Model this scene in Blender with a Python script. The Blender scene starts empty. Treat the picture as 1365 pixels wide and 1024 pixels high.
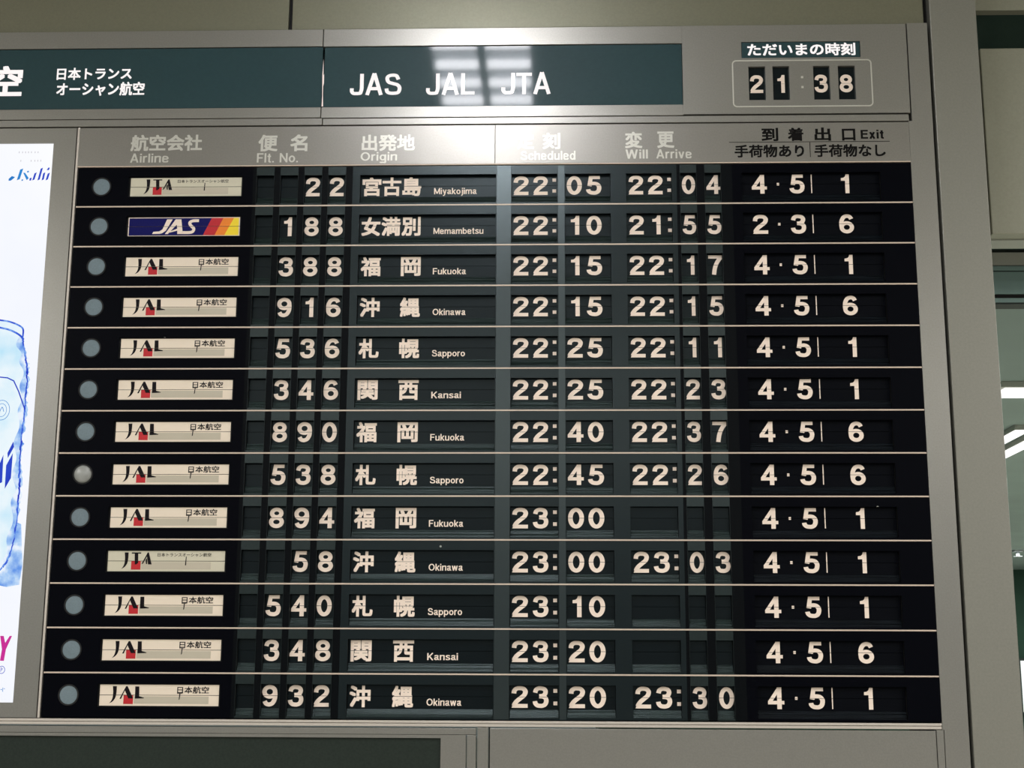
import bpy, bmesh, math, random
from mathutils import Matrix, Vector

S = bpy.context.scene
COL = S.collection
random.seed(7)

# ------------------------------------------------------------------ camera
# Board frame used everywhere below: X mm to the right of the flap area's left
# edge, D mm down from its top edge, d mm behind the board's front face.
Z0 = 2.847                      # height (m) of the flap area's top edge
cam_d = bpy.data.cameras.new('camera')
cam = bpy.data.objects.new('camera', cam_d)
COL.objects.link(cam)
S.camera = cam
cam_d.sensor_width = 36.0
cam_d.lens = 47.21
cam_d.clip_end = 200
_R = [[0.9995661085, -0.0038982776, 0.0291958507],
      [-0.0017487381, 0.9816006546, 0.1909374161],
      [-0.0294030027, -0.1909056259, 0.9811679293]]      # board frame -> camera (x right, y down, z forward)
def _b2w(v):                                              # board vector (x, down, in) -> world
    return Vector((v[0], v[2], -v[1]))
_rt, _dn, _fw = (_b2w(r) for r in _R)
M = Matrix((( _rt.x, -_dn.x, -_fw.x, 1.26063561),
            ( _rt.y, -_dn.y, -_fw.y, -3.37270239),
            ( _rt.z, -_dn.z, -_fw.z, Z0 - 1.24661653),
            (0, 0, 0, 1)))
cam.matrix_world = M

# ------------------------------------------------------------------ world, exposure
S.view_settings.view_transform = 'Standard'
S.view_settings.look = 'None'
S.view_settings.gamma = 1.0
S.view_settings.exposure = 0.0
S.view_settings.use_curve_mapping = False
S.cycles.max_bounces = 6
S.cycles.sample_clamp_indirect = 4.0
W = bpy.data.worlds.new('hall')
S.world = W
W.use_nodes = True
W.node_tree.nodes['Background'].inputs[0].default_value = (0.80, 0.95, 0.90, 1)
W.node_tree.nodes['Background'].inputs[1].default_value = 0.14

def area(name, loc, sx, sy, power, col=(1, 0.975, 0.94), rot=(0, 0, 0), spread=math.pi):
    l = bpy.data.lights.new(name, 'AREA')
    l.shape = 'RECTANGLE'; l.size = sx; l.size_y = sy; l.energy = power; l.color = col; l.spread = spread
    o = bpy.data.objects.new(name, l)
    o.location = loc; o.rotation_euler = rot
    COL.objects.link(o)
    return o
# wide unseen fill panels added to light the board, behind and beside the camera
KEY = 1.9
area('hall_fill_panel', (6.2, -4.6, 3.95), 1.6, 5.0, 235 * KEY)
area('hall_fill_panel', (-3.6, -4.6, 3.95), 1.6, 5.0, 180 * KEY)
area('hall_fill_panel', (1.3, -9.5, 3.95), 8.0, 2.5, 190 * KEY)
# unseen fill lamps added to brighten the hall beyond the pillar
area('far_hall_fill', (4.6, 2.6, 2.85), 3.0, 1.2, 150, (0.9, 1.0, 0.93))
area('far_hall_fill', (6.5, 6.0, 2.85), 2.0, 5.0, 420, (0.9, 1.0, 0.93))
area('far_hall_fill', (9.0, 14.0, 2.85), 3.0, 6.0, 500, (0.9, 1.0, 0.93))

# ------------------------------------------------------------------ materials
def lin(c):
    return tuple(((v / 255) / 12.92 if v / 255 <= 0.04045 else ((v / 255 + 0.055) / 1.055) ** 2.4) for v in c) + (1,)
def mat(name, col, rough=0.5, metal=0.0, spec=0.5, coat=0.0, coat_rough=0.05, noise=0.0, nscale=60, bump=0.0, stretch=(1, 1, 1), specks=0.0):
    m = bpy.data.materials.new(name); m.use_nodes = True
    nt = m.node_tree; b = nt.nodes['Principled BSDF']
    c = lin(col)
    b.inputs['Base Color'].default_value = c
    b.inputs['Roughness'].default_value = rough
    b.inputs['Metallic'].default_value = metal
    b.inputs['Specular IOR Level'].default_value = spec
    b.inputs['Coat Weight'].default_value = coat
    b.inputs['Coat Roughness'].default_value = coat_rough
    if noise or bump or specks:
        tc = nt.nodes.new('ShaderNodeTexCoord'); mp = nt.nodes.new('ShaderNodeMapping')
        geo = nt.nodes.new('ShaderNodeNewGeometry')
        nt.links.new(geo.outputs['Position'], mp.inputs['Vector'])
        mp.inputs['Scale'].default_value = stretch
        n = nt.nodes.new('ShaderNodeTexNoise'); n.inputs['Scale'].default_value = nscale; n.inputs['Detail'].default_value = 4
        nt.links.new(mp.outputs[0], n.inputs['Vector'])
        last = None
        if noise:
            r = nt.nodes.new('ShaderNodeMapRange'); r.inputs['From Min'].default_value = 0.3; r.inputs['From Max'].default_value = 0.7
            r.inputs['To Min'].default_value = 1 - noise; r.inputs['To Max'].default_value = 1 + noise
            nt.links.new(n.outputs['Fac'], r.inputs['Value'])
            mx = nt.nodes.new('ShaderNodeMix'); mx.data_type = 'RGBA'; mx.blend_type = 'MULTIPLY'; mx.inputs['Factor'].default_value = 1
            mx.inputs[6].default_value = c
            nt.links.new(r.outputs[0], mx.inputs[7]); last = mx.outputs[2]
            nt.links.new(last, b.inputs['Base Color'])
        if specks:      # dust specks, a few per plate
            v = nt.nodes.new('ShaderNodeTexVoronoi'); v.inputs['Scale'].default_value = specks
            nt.links.new(mp.outputs[0], v.inputs['Vector'])
            lt = nt.nodes.new('ShaderNodeMath'); lt.operation = 'LESS_THAN'; lt.inputs[1].default_value = 0.035
            nt.links.new(v.outputs['Distance'], lt.inputs[0])
            gt = nt.nodes.new('ShaderNodeSeparateColor'); nt.links.new(v.outputs['Color'], gt.inputs[0])
            g2 = nt.nodes.new('ShaderNodeMath'); g2.operation = 'GREATER_THAN'; g2.inputs[1].default_value = 0.80
            nt.links.new(gt.outputs[0], g2.inputs[0])
            mu = nt.nodes.new('ShaderNodeMath'); mu.operation = 'MULTIPLY'
            nt.links.new(lt.outputs[0], mu.inputs[0]); nt.links.new(g2.outputs[0], mu.inputs[1])
            m2 = nt.nodes.new('ShaderNodeMix'); m2.data_type = 'RGBA'
            nt.links.new(mu.outputs[0], m2.inputs['Factor'])
            if last: nt.links.new(last, m2.inputs[6])
            else: m2.inputs[6].default_value = c
            m2.inputs[7].default_value = (0.35, 0.36, 0.33, 1)
            nt.links.new(m2.outputs[2], b.inputs['Base Color'])
        if bump:
            bp = nt.nodes.new('ShaderNodeBump'); bp.inputs['Strength'].default_value = bump; bp.inputs['Distance'].default_value = 0.001
            nt.links.new(n.outputs['Fac'], bp.inputs['Height']); nt.links.new(bp.outputs[0], b.inputs['Normal'])
    return m
def glow(name, col, k=1.0, gloss=0.0):
    m = bpy.data.materials.new(name); m.use_nodes = True
    b = m.node_tree.nodes['Principled BSDF']
    b.inputs['Base Color'].default_value = (0.02, 0.02, 0.02, 1)
    b.inputs['Roughness'].default_value = 0.075
    b.inputs['Specular IOR Level'].default_value = gloss
    b.inputs['Emission Color'].default_value = lin(col)
    b.inputs['Emission Strength'].default_value = k
    return m

STEEL = mat('satin_steel', (151, 149, 143), 0.31, 0.6, 0.5, noise=0.05, nscale=240, bump=0.05)
STEEL_LIP = mat('steel_lip', (204, 196, 186), 0.4, 0.2, noise=0.03, nscale=200)
GAP = mat('shadow_gap', (16, 15, 13), 0.8)
WALLP = mat('painted_wall_panel', (122, 121, 102), 0.38, 0.35, 0.5, noise=0.05, nscale=180, bump=0.04)
PILLAR = mat('painted_pillar', (134, 133, 124), 0.42, 0.30, noise=0.05, nscale=180, bump=0.04)
HEADM = mat('column_header_metal', (147, 144, 138), 0.31, 0.6, noise=0.05, nscale=240, bump=0.04)
MASK_BLACK = mat('black_mask', (5, 6, 12), 0.36, spec=0.035, specks=11)
MASK_TEAL = mat('charcoal_mask', (9, 18, 22), 0.28, spec=0.44, noise=0.10, nscale=90, specks=9)
MODULE = mat('module_face', (16, 25, 25), 0.30, spec=0.6, noise=0.25, nscale=60, stretch=(3, 1, 1))
MULLION = mat('grey_mullion', (16, 24, 27), 0.30, spec=0.9, noise=0.06, nscale=90)
FLAP = mat('black_flap', (4, 10, 15), 0.30, spec=0.26)
FLAP_EXIT = mat('matt_black_flap', (5, 7, 13), 0.5, spec=0.05)
STACK_EXIT = mat('matt_flap_edges', (14, 19, 24), 0.5, spec=0.1, noise=0.5, nscale=70, stretch=(0.25, 1, 4))
STACK = mat('flap_edges', (25, 37, 35), 0.42, spec=0.5, noise=0.5, nscale=70, stretch=(0.25, 1, 4))
DRUM = mat('drum_black', (4, 5, 6), 0.7)
WHITE = mat('cream_lettering', (250, 232, 216), 0.55, spec=0.3)
CREAM = mat('cream_plate', (240, 225, 205), 0.5, spec=0.4)
CREAM2 = mat('grey_cream_plate', (212, 206, 184), 0.5, spec=0.4)
PGREY = mat('print_grey', (196, 187, 168), 0.5, spec=0.4)
RED = mat('print_red', (190, 14, 30), 0.5)
INK = mat('print_black', (14, 8, 14), 0.5, spec=0.15)
NAVY = mat('print_navy', (7, 8, 86), 0.5, spec=0.15)
ORANGE = mat('print_orange', (240, 132, 24), 0.5)
YELLOW = mat('print_yellow', (250, 220, 40), 0.5)
SEP = mat('separator_metal', (214, 196, 180), 0.45, 0.2)
LENS = mat('frosted_lens', (114, 130, 137), 0.55, spec=0.3, noise=0.08, nscale=300)
LENS2 = mat('pale_reflection_lens', (150, 152, 148), 0.38, spec=0.8)  # paler base colour stands in for a reflection on one lens
GREEN = mat('green_acrylic', (44, 68, 72), 0.05, spec=0.17, coat=0.22, coat_rough=0.4, noise=0.04, nscale=120)
GREEN_DARK = mat('dark_green_glass', (40, 48, 43), 0.3, spec=0.25, noise=0.15, nscale=220)
SIGN_W = glow('lit_lettering', (255, 246, 244), 1.02, 0.15)
LEAK = glow('lit_gap', (255, 236, 228), 0.9)
HLET = mat('pale_header_lettering', (214, 212, 203), 0.34, 0.45)
INKD = mat('dark_header_lettering', (16, 14, 14), 0.5, spec=0.1)
TEALWALL = mat('teal_wall', (92, 120, 112), 0.7, noise=0.05)
TEALDARK = mat('dark_teal_paint', (30, 42, 38), 0.7)
TEALBAND = mat('teal_band', (132, 160, 158), 0.6)
GREYBAND = mat('grey_band', (172, 176, 168), 0.6)
CEILM = mat('far_ceiling_paint', (130, 146, 142), 0.8, noise=0.06, nscale=1.5)
DGREEN = mat('dark_green_wall', (28, 64, 48), 0.7, noise=0.1, nscale=2)
HALLC = mat('hall_ceiling_paint', (180, 184, 176), 0.8)
HALLF = mat('hall_floor_stone', (160, 154, 144), 0.45, noise=0.1, nscale=3)
CABIN = mat('pale_cabinet', (150, 150, 134), 0.5, 0.1, noise=0.04, nscale=150)
TUBE = glow('fluorescent_tube', (250, 250, 255), 62)
TUBE2 = glow('far_fluorescent_tube', (250, 246, 244), 1.6)
REFL = mat('lamp_reflector', (170, 172, 176), 0.5, 0.3)

for m_ in (MASK_TEAL, MODULE, MULLION, FLAP, STACK):
    m_.node_tree.nodes['Principled BSDF'].inputs['Specular Tint'].default_value = (0.82, 0.98, 1.0, 1)
# ------------------------------------------------------------------ mesh helpers
def P(X, D, d=0.0, z0=Z0):
    return (X / 1000.0, d / 1000.0, z0 - D / 1000.0)
def link(name, me, parent=None, kind=None):
    o = bpy.data.objects.new(name, me); COL.objects.link(o)
    if parent is not None: o.parent = parent
    if kind: o['kind'] = kind
    return o
def thing(name, label=None, cat=None, loc=(0, 0, 0), group=None, kind=None):
    o = bpy.data.objects.new(name, None); COL.objects.link(o); o.location = loc
    o.empty_display_size = 0.05
    if label: o['label'] = label
    if cat: o['category'] = cat
    if group: o['group'] = group
    if kind: o['kind'] = kind
    return o
class MB:
    def new(s, name): pass
    """collects boxes and flat polygons in board mm; z0 is the height of D = 0 (0 for meshes local to a row)"""
    def __init__(s, z0=Z0, ox=0.0): s.v = []; s.f = []; s.z0 = z0; s.ox = ox
    def vert(s, X, D, d): s.v.append(P(X - s.ox, D, d, s.z0)); return len(s.v) - 1
    def box(s, X0, X1, D0, D1, d0, d1):
        i = len(s.v)
        for d in (d0, d1):
            for X, D in ((X0, D0), (X1, D0), (X1, D1), (X0, D1)): s.vert(X, D, d)
        s.f += [(i, i + 3, i + 2, i + 1), (i + 4, i + 5, i + 6, i + 7), (i, i + 1, i + 5, i + 4), (i + 1, i + 2, i + 6, i + 5), (i + 2, i + 3, i + 7, i + 6), (i + 3, i, i + 4, i + 7)]
        return s
    def poly(s, pts, d, thick=0.0):
        """flat polygon facing the camera (any winding), optionally with thickness"""
        a = sum(pts[k][0] * pts[(k + 1) % len(pts)][1] - pts[(k + 1) % len(pts)][0] * pts[k][1] for k in range(len(pts)))
        if a > 0: pts = pts[::-1]
        ids = [s.vert(x, y, d) for x, y in pts]
        s.f.append(tuple(ids))
        if thick:
            b = [s.vert(x, y, d + thick) for x, y in pts]; n = len(pts)
            for k in range(n): s.f.append((ids[k], b[k], b[(k + 1) % n], ids[(k + 1) % n]))
        return s
    def plate(s, X0, X1, D0, D1, holes, d0, d1):
        """plate with rectangular openings, walls of the openings included"""
        xs = sorted({X0, X1, *[h[0] for h in holes], *[h[1] for h in holes]})
        ys = sorted({D0, D1, *[h[2] for h in holes], *[h[3] for h in holes]})
        solid = {}
        for i in range(len(xs) - 1):
            for j in range(len(ys) - 1):
                cx, cy = (xs[i] + xs[i + 1]) / 2, (ys[j] + ys[j + 1]) / 2
                solid[i, j] = not any(h[0] < cx < h[1] and h[2] < cy < h[3] for h in holes)
        for (i, j), ok in solid.items():
            if not ok: continue
            a, b, c, e = xs[i], xs[i + 1], ys[j], ys[j + 1]
            q = [s.vert(a, c, d0), s.vert(a, e, d0), s.vert(b, e, d0), s.vert(b, c, d0)]; s.f.append(tuple(q))
            r = [s.vert(a, c, d1), s.vert(a, e, d1), s.vert(b, e, d1), s.vert(b, c, d1)]; s.f.append(tuple(r[::-1]))
            for k, nb in ((0, (i - 1, j)), (1, (i, j + 1)), (2, (i + 1, j)), (3, (i, j - 1))):
                if not solid.get(nb, False):
                    k2 = (k + 1) % 4
                    s.f.append((q[k], r[k], r[k2], q[k2]))
        return s
    def mesh(s, name, m, bevel=0):
        me = bpy.data.meshes.new(name); me.from_pydata(s.v, [], s.f); me.materials.append(m); me.update()
        if bevel:
            bm = bmesh.new(); bm.from_mesh(me); bmesh.ops.remove_doubles(bm, verts=bm.verts, dist=1e-6)
            bmesh.ops.recalc_face_normals(bm, faces=bm.faces)
            es = [e for e in bm.edges if len(e.link_faces) == 2 and e.calc_face_angle(0) > 0.6]
            bmesh.ops.bevel(bm, geom=es, offset=bevel / 1000, segments=2, affect='EDGES', profile=0.5)
            bm.to_mesh(me); bm.free()
        return me
    def obj(s, name, m, parent=None, bevel=0, kind=None):
        return link(name, s.mesh(name, m, bevel), parent, kind)

class Multi:
    """several separate character meshes collected through the same calls as MB"""
    def __init__(s, auto=False): s.subs = []; s.auto = auto
    def new(s, name): s.cur = MB(Z0 if s.auto else 0); s.subs.append((name, s.cur))
    def vert(s, *a): return s.cur.vert(*a)
    def poly(s, *a):
        if s.auto and not s.busy: s.new('rule_line')
        return s.cur.poly(*a)
    busy = False
    @property
    def v(s): return s.cur.v
    @property
    def f(s): return s.cur.f

# ------------------------------------------------------------------ grotesque stroke alphabet (cap height 100)
def ell(cx, cy, rx, ry, n=28, a0=0, a1=360):
    return [(cx + rx * math.cos(math.radians(a0 + (a1 - a0) * k / n)), cy + ry * math.sin(math.radians(a0 + (a1 - a0) * k / n))) for k in range(n + 1)]
def spl(pts, n=6):
    P_ = [pts[0]] + list(pts) + [pts[-1]]; out = []
    for i in range(1, len(P_) - 2):
        p0, p1, p2, p3 = P_[i - 1:i + 3]
        for k in range(n):
            t = k / n
            out.append(tuple(0.5 * (2 * p1[j] + (p2[j] - p0[j]) * t + (2 * p0[j] - 5 * p1[j] + 4 * p2[j] - p3[j]) * t * t + (3 * p1[j] - p0[j] - 3 * p2[j] + p3[j]) * t ** 3) for j in (0, 1)))
    return out + [tuple(pts[-1])]
def ribbon(pts, w):
    """quads along a centre line, mitred"""
    n = len(pts); closed = math.dist(pts[0], pts[-1]) < 1e-6
    L = []; Rr = []
    for i in range(n):
        a = pts[i - 1] if i else (pts[-2] if closed else None)
        b = pts[i + 1] if i < n - 1 else (pts[1] if closed else None)
        def nrm(p, q):
            l = math.dist(p, q) or 1; return (-(q[1] - p[1]) / l, (q[0] - p[0]) / l)
        ns = [nrm(a, pts[i])] if a else []
        if b: ns.append(nrm(pts[i], b))
        mx = sum(v[0] for v in ns) / len(ns); my = sum(v[1] for v in ns) / len(ns); l2 = max(mx * mx + my * my, 0.25)
        mx, my = mx / l2, my / l2
        L.append((pts[i][0] + mx * w / 2, pts[i][1] + my * w / 2)); Rr.append((pts[i][0] - mx * w / 2, pts[i][1] - my * w / 2))
    return [[L[i], L[i + 1], Rr[i + 1], Rr[i]] for i in range(n - 1)]
# each digit: (width, list of ('s', centre line) | ('f', filled polygon)), stem 19
DIG = {
 '0': (66, [('s', ell(33, 50, 23.5, 40.5, 32))]),
 '1': (40, [('f', [(19, 0), (38, 0), (38, 100), (23, 100), (19, 88), (12, 82), (0, 80), (0, 66), (19, 66)])]),
 '2': (66, [('s', spl([(9.5, 66), (12, 80), (22, 89), (34, 90.5), (47, 88), (55, 79), (55.5, 69), (50, 57), (37, 45), (22, 31), (13, 18), (10, 9)])), ('f', [(0, 0), (65, 0), (65, 18), (6, 18)])]),
 '3': (66, [('s', spl([(10, 70), (14, 83), (24, 90), (34, 90.5), (47, 87), (53.5, 77), (51, 64), (42, 56), (27, 54)])), ('s', spl([(27, 54), (43, 52), (54, 44), (56.5, 30), (51, 16), (40, 10), (31, 9.5), (19, 12), (11, 21), (9, 31)]))]),
 '4': (68, [('f', [(38, 0), (57, 0), (57, 100), (38, 100)]), ('f', [(0, 22), (68, 22), (68, 38), (0, 38)]), ('f', [(0, 36), (0, 22), (20, 38), (46, 80), (46, 100), (40, 100)])]),
 '5': (66, [('f', [(14, 100), (60, 100), (60, 83), (17, 83)]), ('f', [(13, 100), (30, 100), (24, 44), (5, 47)]), ('s', spl([(14, 50), (22, 57), (34, 59.5), (47, 56), (55, 46), (56.5, 33), (52, 18), (42, 10.5), (32, 9.5), (19, 12), (11, 20), (9, 29)]))]),
 '6': (66, [('s', ell(34, 32, 23, 22.5, 28)), ('s', spl([(11, 32), (10, 46), (12, 66), (20, 83), (30, 89.5), (39, 90.5), (49, 86), (55, 75)]))]),
 '7': (64, [('f', [(0, 83), (62, 83), (62, 100), (0, 100)]), ('s', spl([(56, 88), (46, 74), (36, 54), (29, 30), (25, 0)]))]),
 '8': (66, [('s', ell(33, 72, 20.5, 18.5, 28)), ('s', ell(33, 30, 23.5, 20.5, 28))]),
}
DIG['9'] = (66, [(k, [(66 - x, 100 - y) for x, y in p]) for k, p in DIG['6'][1]])
def LET(w):
    h = w / 2
    return {
 ' ': (30, []),
 'A': (70, [('s', [(h, 0), (35, 102)]), ('s', [(35, 102), (70 - h, 0)]), ('s', [(14, 30), (56, 30)])]),
 'E': (60, [('s', [(h, 0), (h, 100)]), ('s', [(h, h), (60, h)]), ('s', [(h, 53), (56, 53)]), ('s', [(h, 100 - h), (60, 100 - h)])]),
 'F': (56, [('s', [(h, 0), (h, 100)]), ('s', [(h, 50), (50, 50)]), ('s', [(h, 100 - h), (56, 100 - h)])]),
 'J': (54, [('s', spl([(54 - h, 100), (54 - h, 66), (54 - h, 30), (50 - h, 13), (40, 5 + h / 2), (27, h), (14, 5 + h / 2), (h, 18), (h, 32)]))]),
 'K': (66, [('s', [(h, 0), (h, 100)]), ('s', [(h, 32), (60, 102)]), ('s', [(24, 56), (60, -2)])]),
 'L': (54, [('s', [(h, 0), (h, 100)]), ('s', [(h, h), (54, h)])]),
 'M': (80, [('s', [(h, 0), (h, 100)]), ('s', [(80 - h, 0), (80 - h, 100)]), ('s', [(h, 98), (40, 8)]), ('s', [(40, 8), (80 - h, 98)])]),
 'N': (68, [('s', [(h, 0), (h, 100)]), ('s', [(68 - h, 0), (68 - h, 100)]), ('s', [(h, 96), (68 - h, 4)])]),
 'O': (78, [('s', ell(39, 50, 39 - h, 50 - h))]),
 'S': (66, [('s', spl([(62 - h, 72), (56 - h, 86), (44, 98 - h), (32, 100 - h), (18, 97 - h), (h + 3, 82), (h + 3, 70), (17, 59), (33, 53), (50, 47), (66 - h, 36), (66 - h, 22), (56 - h / 2, 3 + h), (34, h), (18, 2 + h), (h + 2, 17), (h, 30)]))]),
 'T': (62, [('s', [(31, 0), (31, 100)]), ('s', [(0, 100 - h), (62, 100 - h)])]),
 'W': (94, [('s', [(h, 102), (25, 0)]), ('s', [(25, 0), (47, 100)]), ('s', [(47, 100), (69, 0)]), ('s', [(69, 0), (94 - h, 102)])]),
 'a': (52, [('s', spl([(h, 53), (13, 70 - h), (26, 74 - h), (40, 70 - h), (46 - h, 56), (46 - h, 20), (49, h), (54, h)])), ('s', spl([(46 - h, 42), (28, 37), (13, 33), (h, 20), (13, h + 1), (24, h), (38, 14), (46 - h, 26)]))]),
 'b': (56, [('s', [(h, 0), (h, 100)]), ('s', ell(29, 36, 29 - h - 1, 37 - h))]),
 'd': (56, [('s', [(56 - h, 0), (56 - h, 100)]), ('s', ell(27, 36, 27 - h, 37 - h))]),
 'p': (56, [('s', [(h, -27), (h, 73)]), ('s', ell(29, 36, 28 - h, 37 - h))]),
 'g': (56, [('s', spl([(56 - h, 73), (56 - h, 30), (56 - h, -8), (46, -22), (28, -27 + h), (12, -21), (8, -13)])), ('s', ell(27, 37, 27 - h, 36 - h))]),
 'c': (50, [('s', spl([(50 - h, 48), (42, 70 - h), (28, 74 - h), (12, 66 - h / 2), (h, 37), (12, 8 + h / 2), (28, h), (42, 4 + h), (50 - h, 26)]))]),
 'e': (53, [('s', spl([(h, 38), (30, 38), (53 - h, 38)])), ('s', spl([(53 - h, 38), (50 - h, 58), (27, 74 - h), (11, 64), (h, 37), (11, 10), (28, h), (42, 5 + h / 2), (53 - h, 22)]))]),
 'h': (54, [('s', [(h, 0), (h, 100)]), ('s', spl([(h, 46), (14, 62), (30, 74 - h), (46, 64), (54 - h, 46), (54 - h, 20), (54 - h, 0)]))]),
 'n': (54, [('s', [(h, 0), (h, 73)]), ('s', spl([(h, 46), (14, 62), (30, 74 - h), (46, 64), (54 - h, 46), (54 - h, 20), (54 - h, 0)]))]),
 'm': (84, [('s', [(h, 0), (h, 73)]), ('s', spl([(h, 46), (14, 62), (26, 74 - h), (38, 64), (42, 46), (42, 0)])), ('s', spl([(42, 46), (49, 62), (61, 74 - h), (74, 64), (84 - h, 46), (84 - h, 0)]))]),
 'u': (54, [('s', [(54 - h, 0), (54 - h, 73)]), ('s', spl([(h, 73), (h, 46), (h, 26), (10, 9), (25, h), (40, 12), (54 - h, 28)]))]),
 'i': (w, [('s', [(h, 0), (h, 73)]), ('s', [(h, 84), (h, 100)])]),
 'j': (w + 8, [('s', [(8 + h, -12), (8 + h, 73)]), ('s', [(8 + h, 84), (8 + h, 100)]), ('s', spl([(8 + h, -10), (6, -20), (0, -21)]))]),
 'k': (50, [('s', [(h, 0), (h, 100)]), ('s', [(h, 26), (46, 74)]), ('s', [(19, 42), (46, -1)])]),
 'l': (w, [('s', [(h, 0), (h, 100)])]),
 'o': (56, [('s', ell(28, 36.5, 28 - h, 37 - h))]),
 'r': (34, [('s', [(h, 0), (h, 73)]), ('s', spl([(h, 42), (12, 60), (22, 67), (34, 67)]))]),
 's': (50, [('s', spl([(46 - h, 54), (40, 67 - h / 2), (25, 74 - h), (h + 3, 65 - h / 2), (h + 3, 50), (25, 38), (50 - h, 27), (49 - h, 12), (25, h), (10, 5 + h / 2), (h, 21)]))]),
 't': (32, [('s', spl([(12 + h / 2, 94), (12 + h / 2, 50), (12 + h / 2, 16), (20, h - 1), (32, h - 1)])), ('s', [(0, 66), (31, 66)])]),
 'v': (52, [('s', [(h, 74), (26, 0)]), ('s', [(26, 0), (52 - h, 74)])]),
 'w': (76, [('s', [(h, 74), (21, 0)]), ('s', [(21, 0), (38, 72)]), ('s', [(38, 72), (55, 0)]), ('s', [(55, 0), (76 - h, 74)])]),
 'x': (52, [('s', [(h, -1), (50 - h, 74)]), ('s', [(h, 74), (52 - h, -1)])]),
 'y': (52, [('s', [(h, 74), (27, 4)]), ('s', spl([(52 - h, 74), (30, 10), (22, -15), (12, -21), (4, -20)]))]),
 '.': (w, [('s', [(h, 0), (h, w)])]),
 ',': (w, [('s', [(h, -8), (h, w)])]),
}
_LC = {}
def latin(mb, text, X0, X1, Dbase, cap, d, w=15, gap=9, italic=0.0):
    """text set from X0 to X1 (mm) with its base line at Dbase and capitals cap mm high"""
    if getattr(mb, 'auto', False): mb.new('lettering'); mb.busy = True
    L = _LC.setdefault(w, {**LET(w), **({k: v for k, v in DIG.items()})})
    adv = sum(L[c][0] for c in text) + gap * (len(text) - 1)
    k = cap / 100; kx = (X1 - X0) / adv; x = 0; j = 0
    for c in text:
        wd, parts = L[c]
        for kind, pts in parts:
            j += 1
            ww = 19 if c.isdigit() else w
            quads = ribbon(pts, ww) if kind == 's' else [pts]
            for q in quads:
                mb.poly([(X0 + (x + a + italic * b) * kx, Dbase - b * k) for a, b in q], d + 0.02 * (j % 5))
        x += wd + gap
    if getattr(mb, 'auto', False): mb.busy = False
_GC = {}
def glyph_mesh(ch):
    if ch not in _GC:
        c = bpy.data.curves.new('glyph', 'FONT'); c.body = ch; c.resolution_u = 3
        o = bpy.data.objects.new('glyph', c); COL.objects.link(o)
        bpy.context.view_layer.update()
        me = bpy.data.meshes.new_from_object(o.evaluated_get(bpy.context.evaluated_depsgraph_get()))
        vs = [(v.co.x, v.co.y) for v in me.vertices]; fs = [tuple(p.vertices) for p in me.polygons]
        bpy.data.objects.remove(o); bpy.data.curves.remove(c); bpy.data.meshes.remove(me)
        _GC[ch] = (vs, fs)
    return _GC[ch]
def kanji(mb, text, X0, X1, D0, D1, d, bold=0.02):
    """Japanese text fitted to the box X0..X1, D0..D1; strokes thickened by offset copies"""
    if getattr(mb, 'auto', False): mb.new('lettering')
    vs, fs = glyph_mesh(text)
    x0 = min(v[0] for v in vs); x1 = max(v[0] for v in vs); y0 = min(v[1] for v in vs); y1 = max(v[1] for v in vs)
    kx = (X1 - X0) / (x1 - x0 + 2 * bold); ky = (D1 - D0) / (y1 - y0 + 2 * bold)
    offs = [(0, 0)] if not bold else [(0, 0), (-1, -1), (1, -1), (-1, 1), (1, 1), (0, 1), (0, -1), (1, 0), (-1, 0)]
    for j, (a, b) in enumerate(offs):
        base = len(mb.v)
        for x, y in vs: mb.vert(X0 + (x - x0 + bold + a * bold) * kx, D1 - (y - y0 + bold + b * bold) * ky, d + 0.02 * j)
        for f in fs: mb.f.append(tuple(base + k for k in f))
def orient(me):
    """turn every face of a flat print towards the hall (-y)"""
    for p in me.polygons:
        if p.normal.y > 0: p.flip()
    me.update(); return me
def split_at(me, zc, g):
    """cut flat lettering along the flap joint, leaving a gap 2g"""
    bm = bmesh.new(); bm.from_mesh(me); bm2 = bm.copy()
    bmesh.ops.bisect_plane(bm, geom=bm.verts[:] + bm.edges[:] + bm.faces[:], plane_co=(0, 0, zc + g), plane_no=(0, 0, 1), clear_inner=True)
    bmesh.ops.bisect_plane(bm2, geom=bm2.verts[:] + bm2.edges[:] + bm2.faces[:], plane_co=(0, 0, zc - g), plane_no=(0, 0, 1), clear_outer=True)
    t = bpy.data.meshes.new('t'); bm2.to_mesh(t); bm.from_mesh(t); bm.to_mesh(me); bm.free(); bm2.free(); bpy.data.meshes.remove(t)
    return me

# ================================================================== SETTING
def sbox(name, x0, x1, y0, y1, z0, z1, m, parent=None, kind='structure'):
    mb = MB(0); mb.box(x0 * 1000, x1 * 1000, -z1 * 1000, -z0 * 1000, y0 * 1000, y1 * 1000)
    return mb.obj(name, m, parent, kind=kind if parent is None else None)
sbox('floor', -6, 14, -12, 21, -0.1, 0, HALLF)
sbox('ceiling', -6, 8, -12, 0.55, 4.0, 4.1, HALLC)
# wall above the board, two painted panels with an open joint
wb = thing('wall_back', loc=(0, 0.02, 3.24), kind='structure')
def wchild(mb, name, m, parent, bevel=0):
    o = mb.obj(name, m, parent, bevel)
    o.location = -Vector(parent.location)
    return o
wchild(MB().box(-1500, 545.5, -1140, -396, 14, 30), 'panel', WALLP, wb, 1.5)
wchild(MB().box(555.5, 2262, -1140, -396, 14, 30), 'panel', WALLP, wb, 1.5)
wchild(MB().box(-1500, 2265, -1140, -380, 34, 300), 'backing', GAP, wb)
sbox('wall_lower', -1.5, 2.262, 0.03, 0.3, 0.0, Z0 - 1.55, WALLP)
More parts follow.
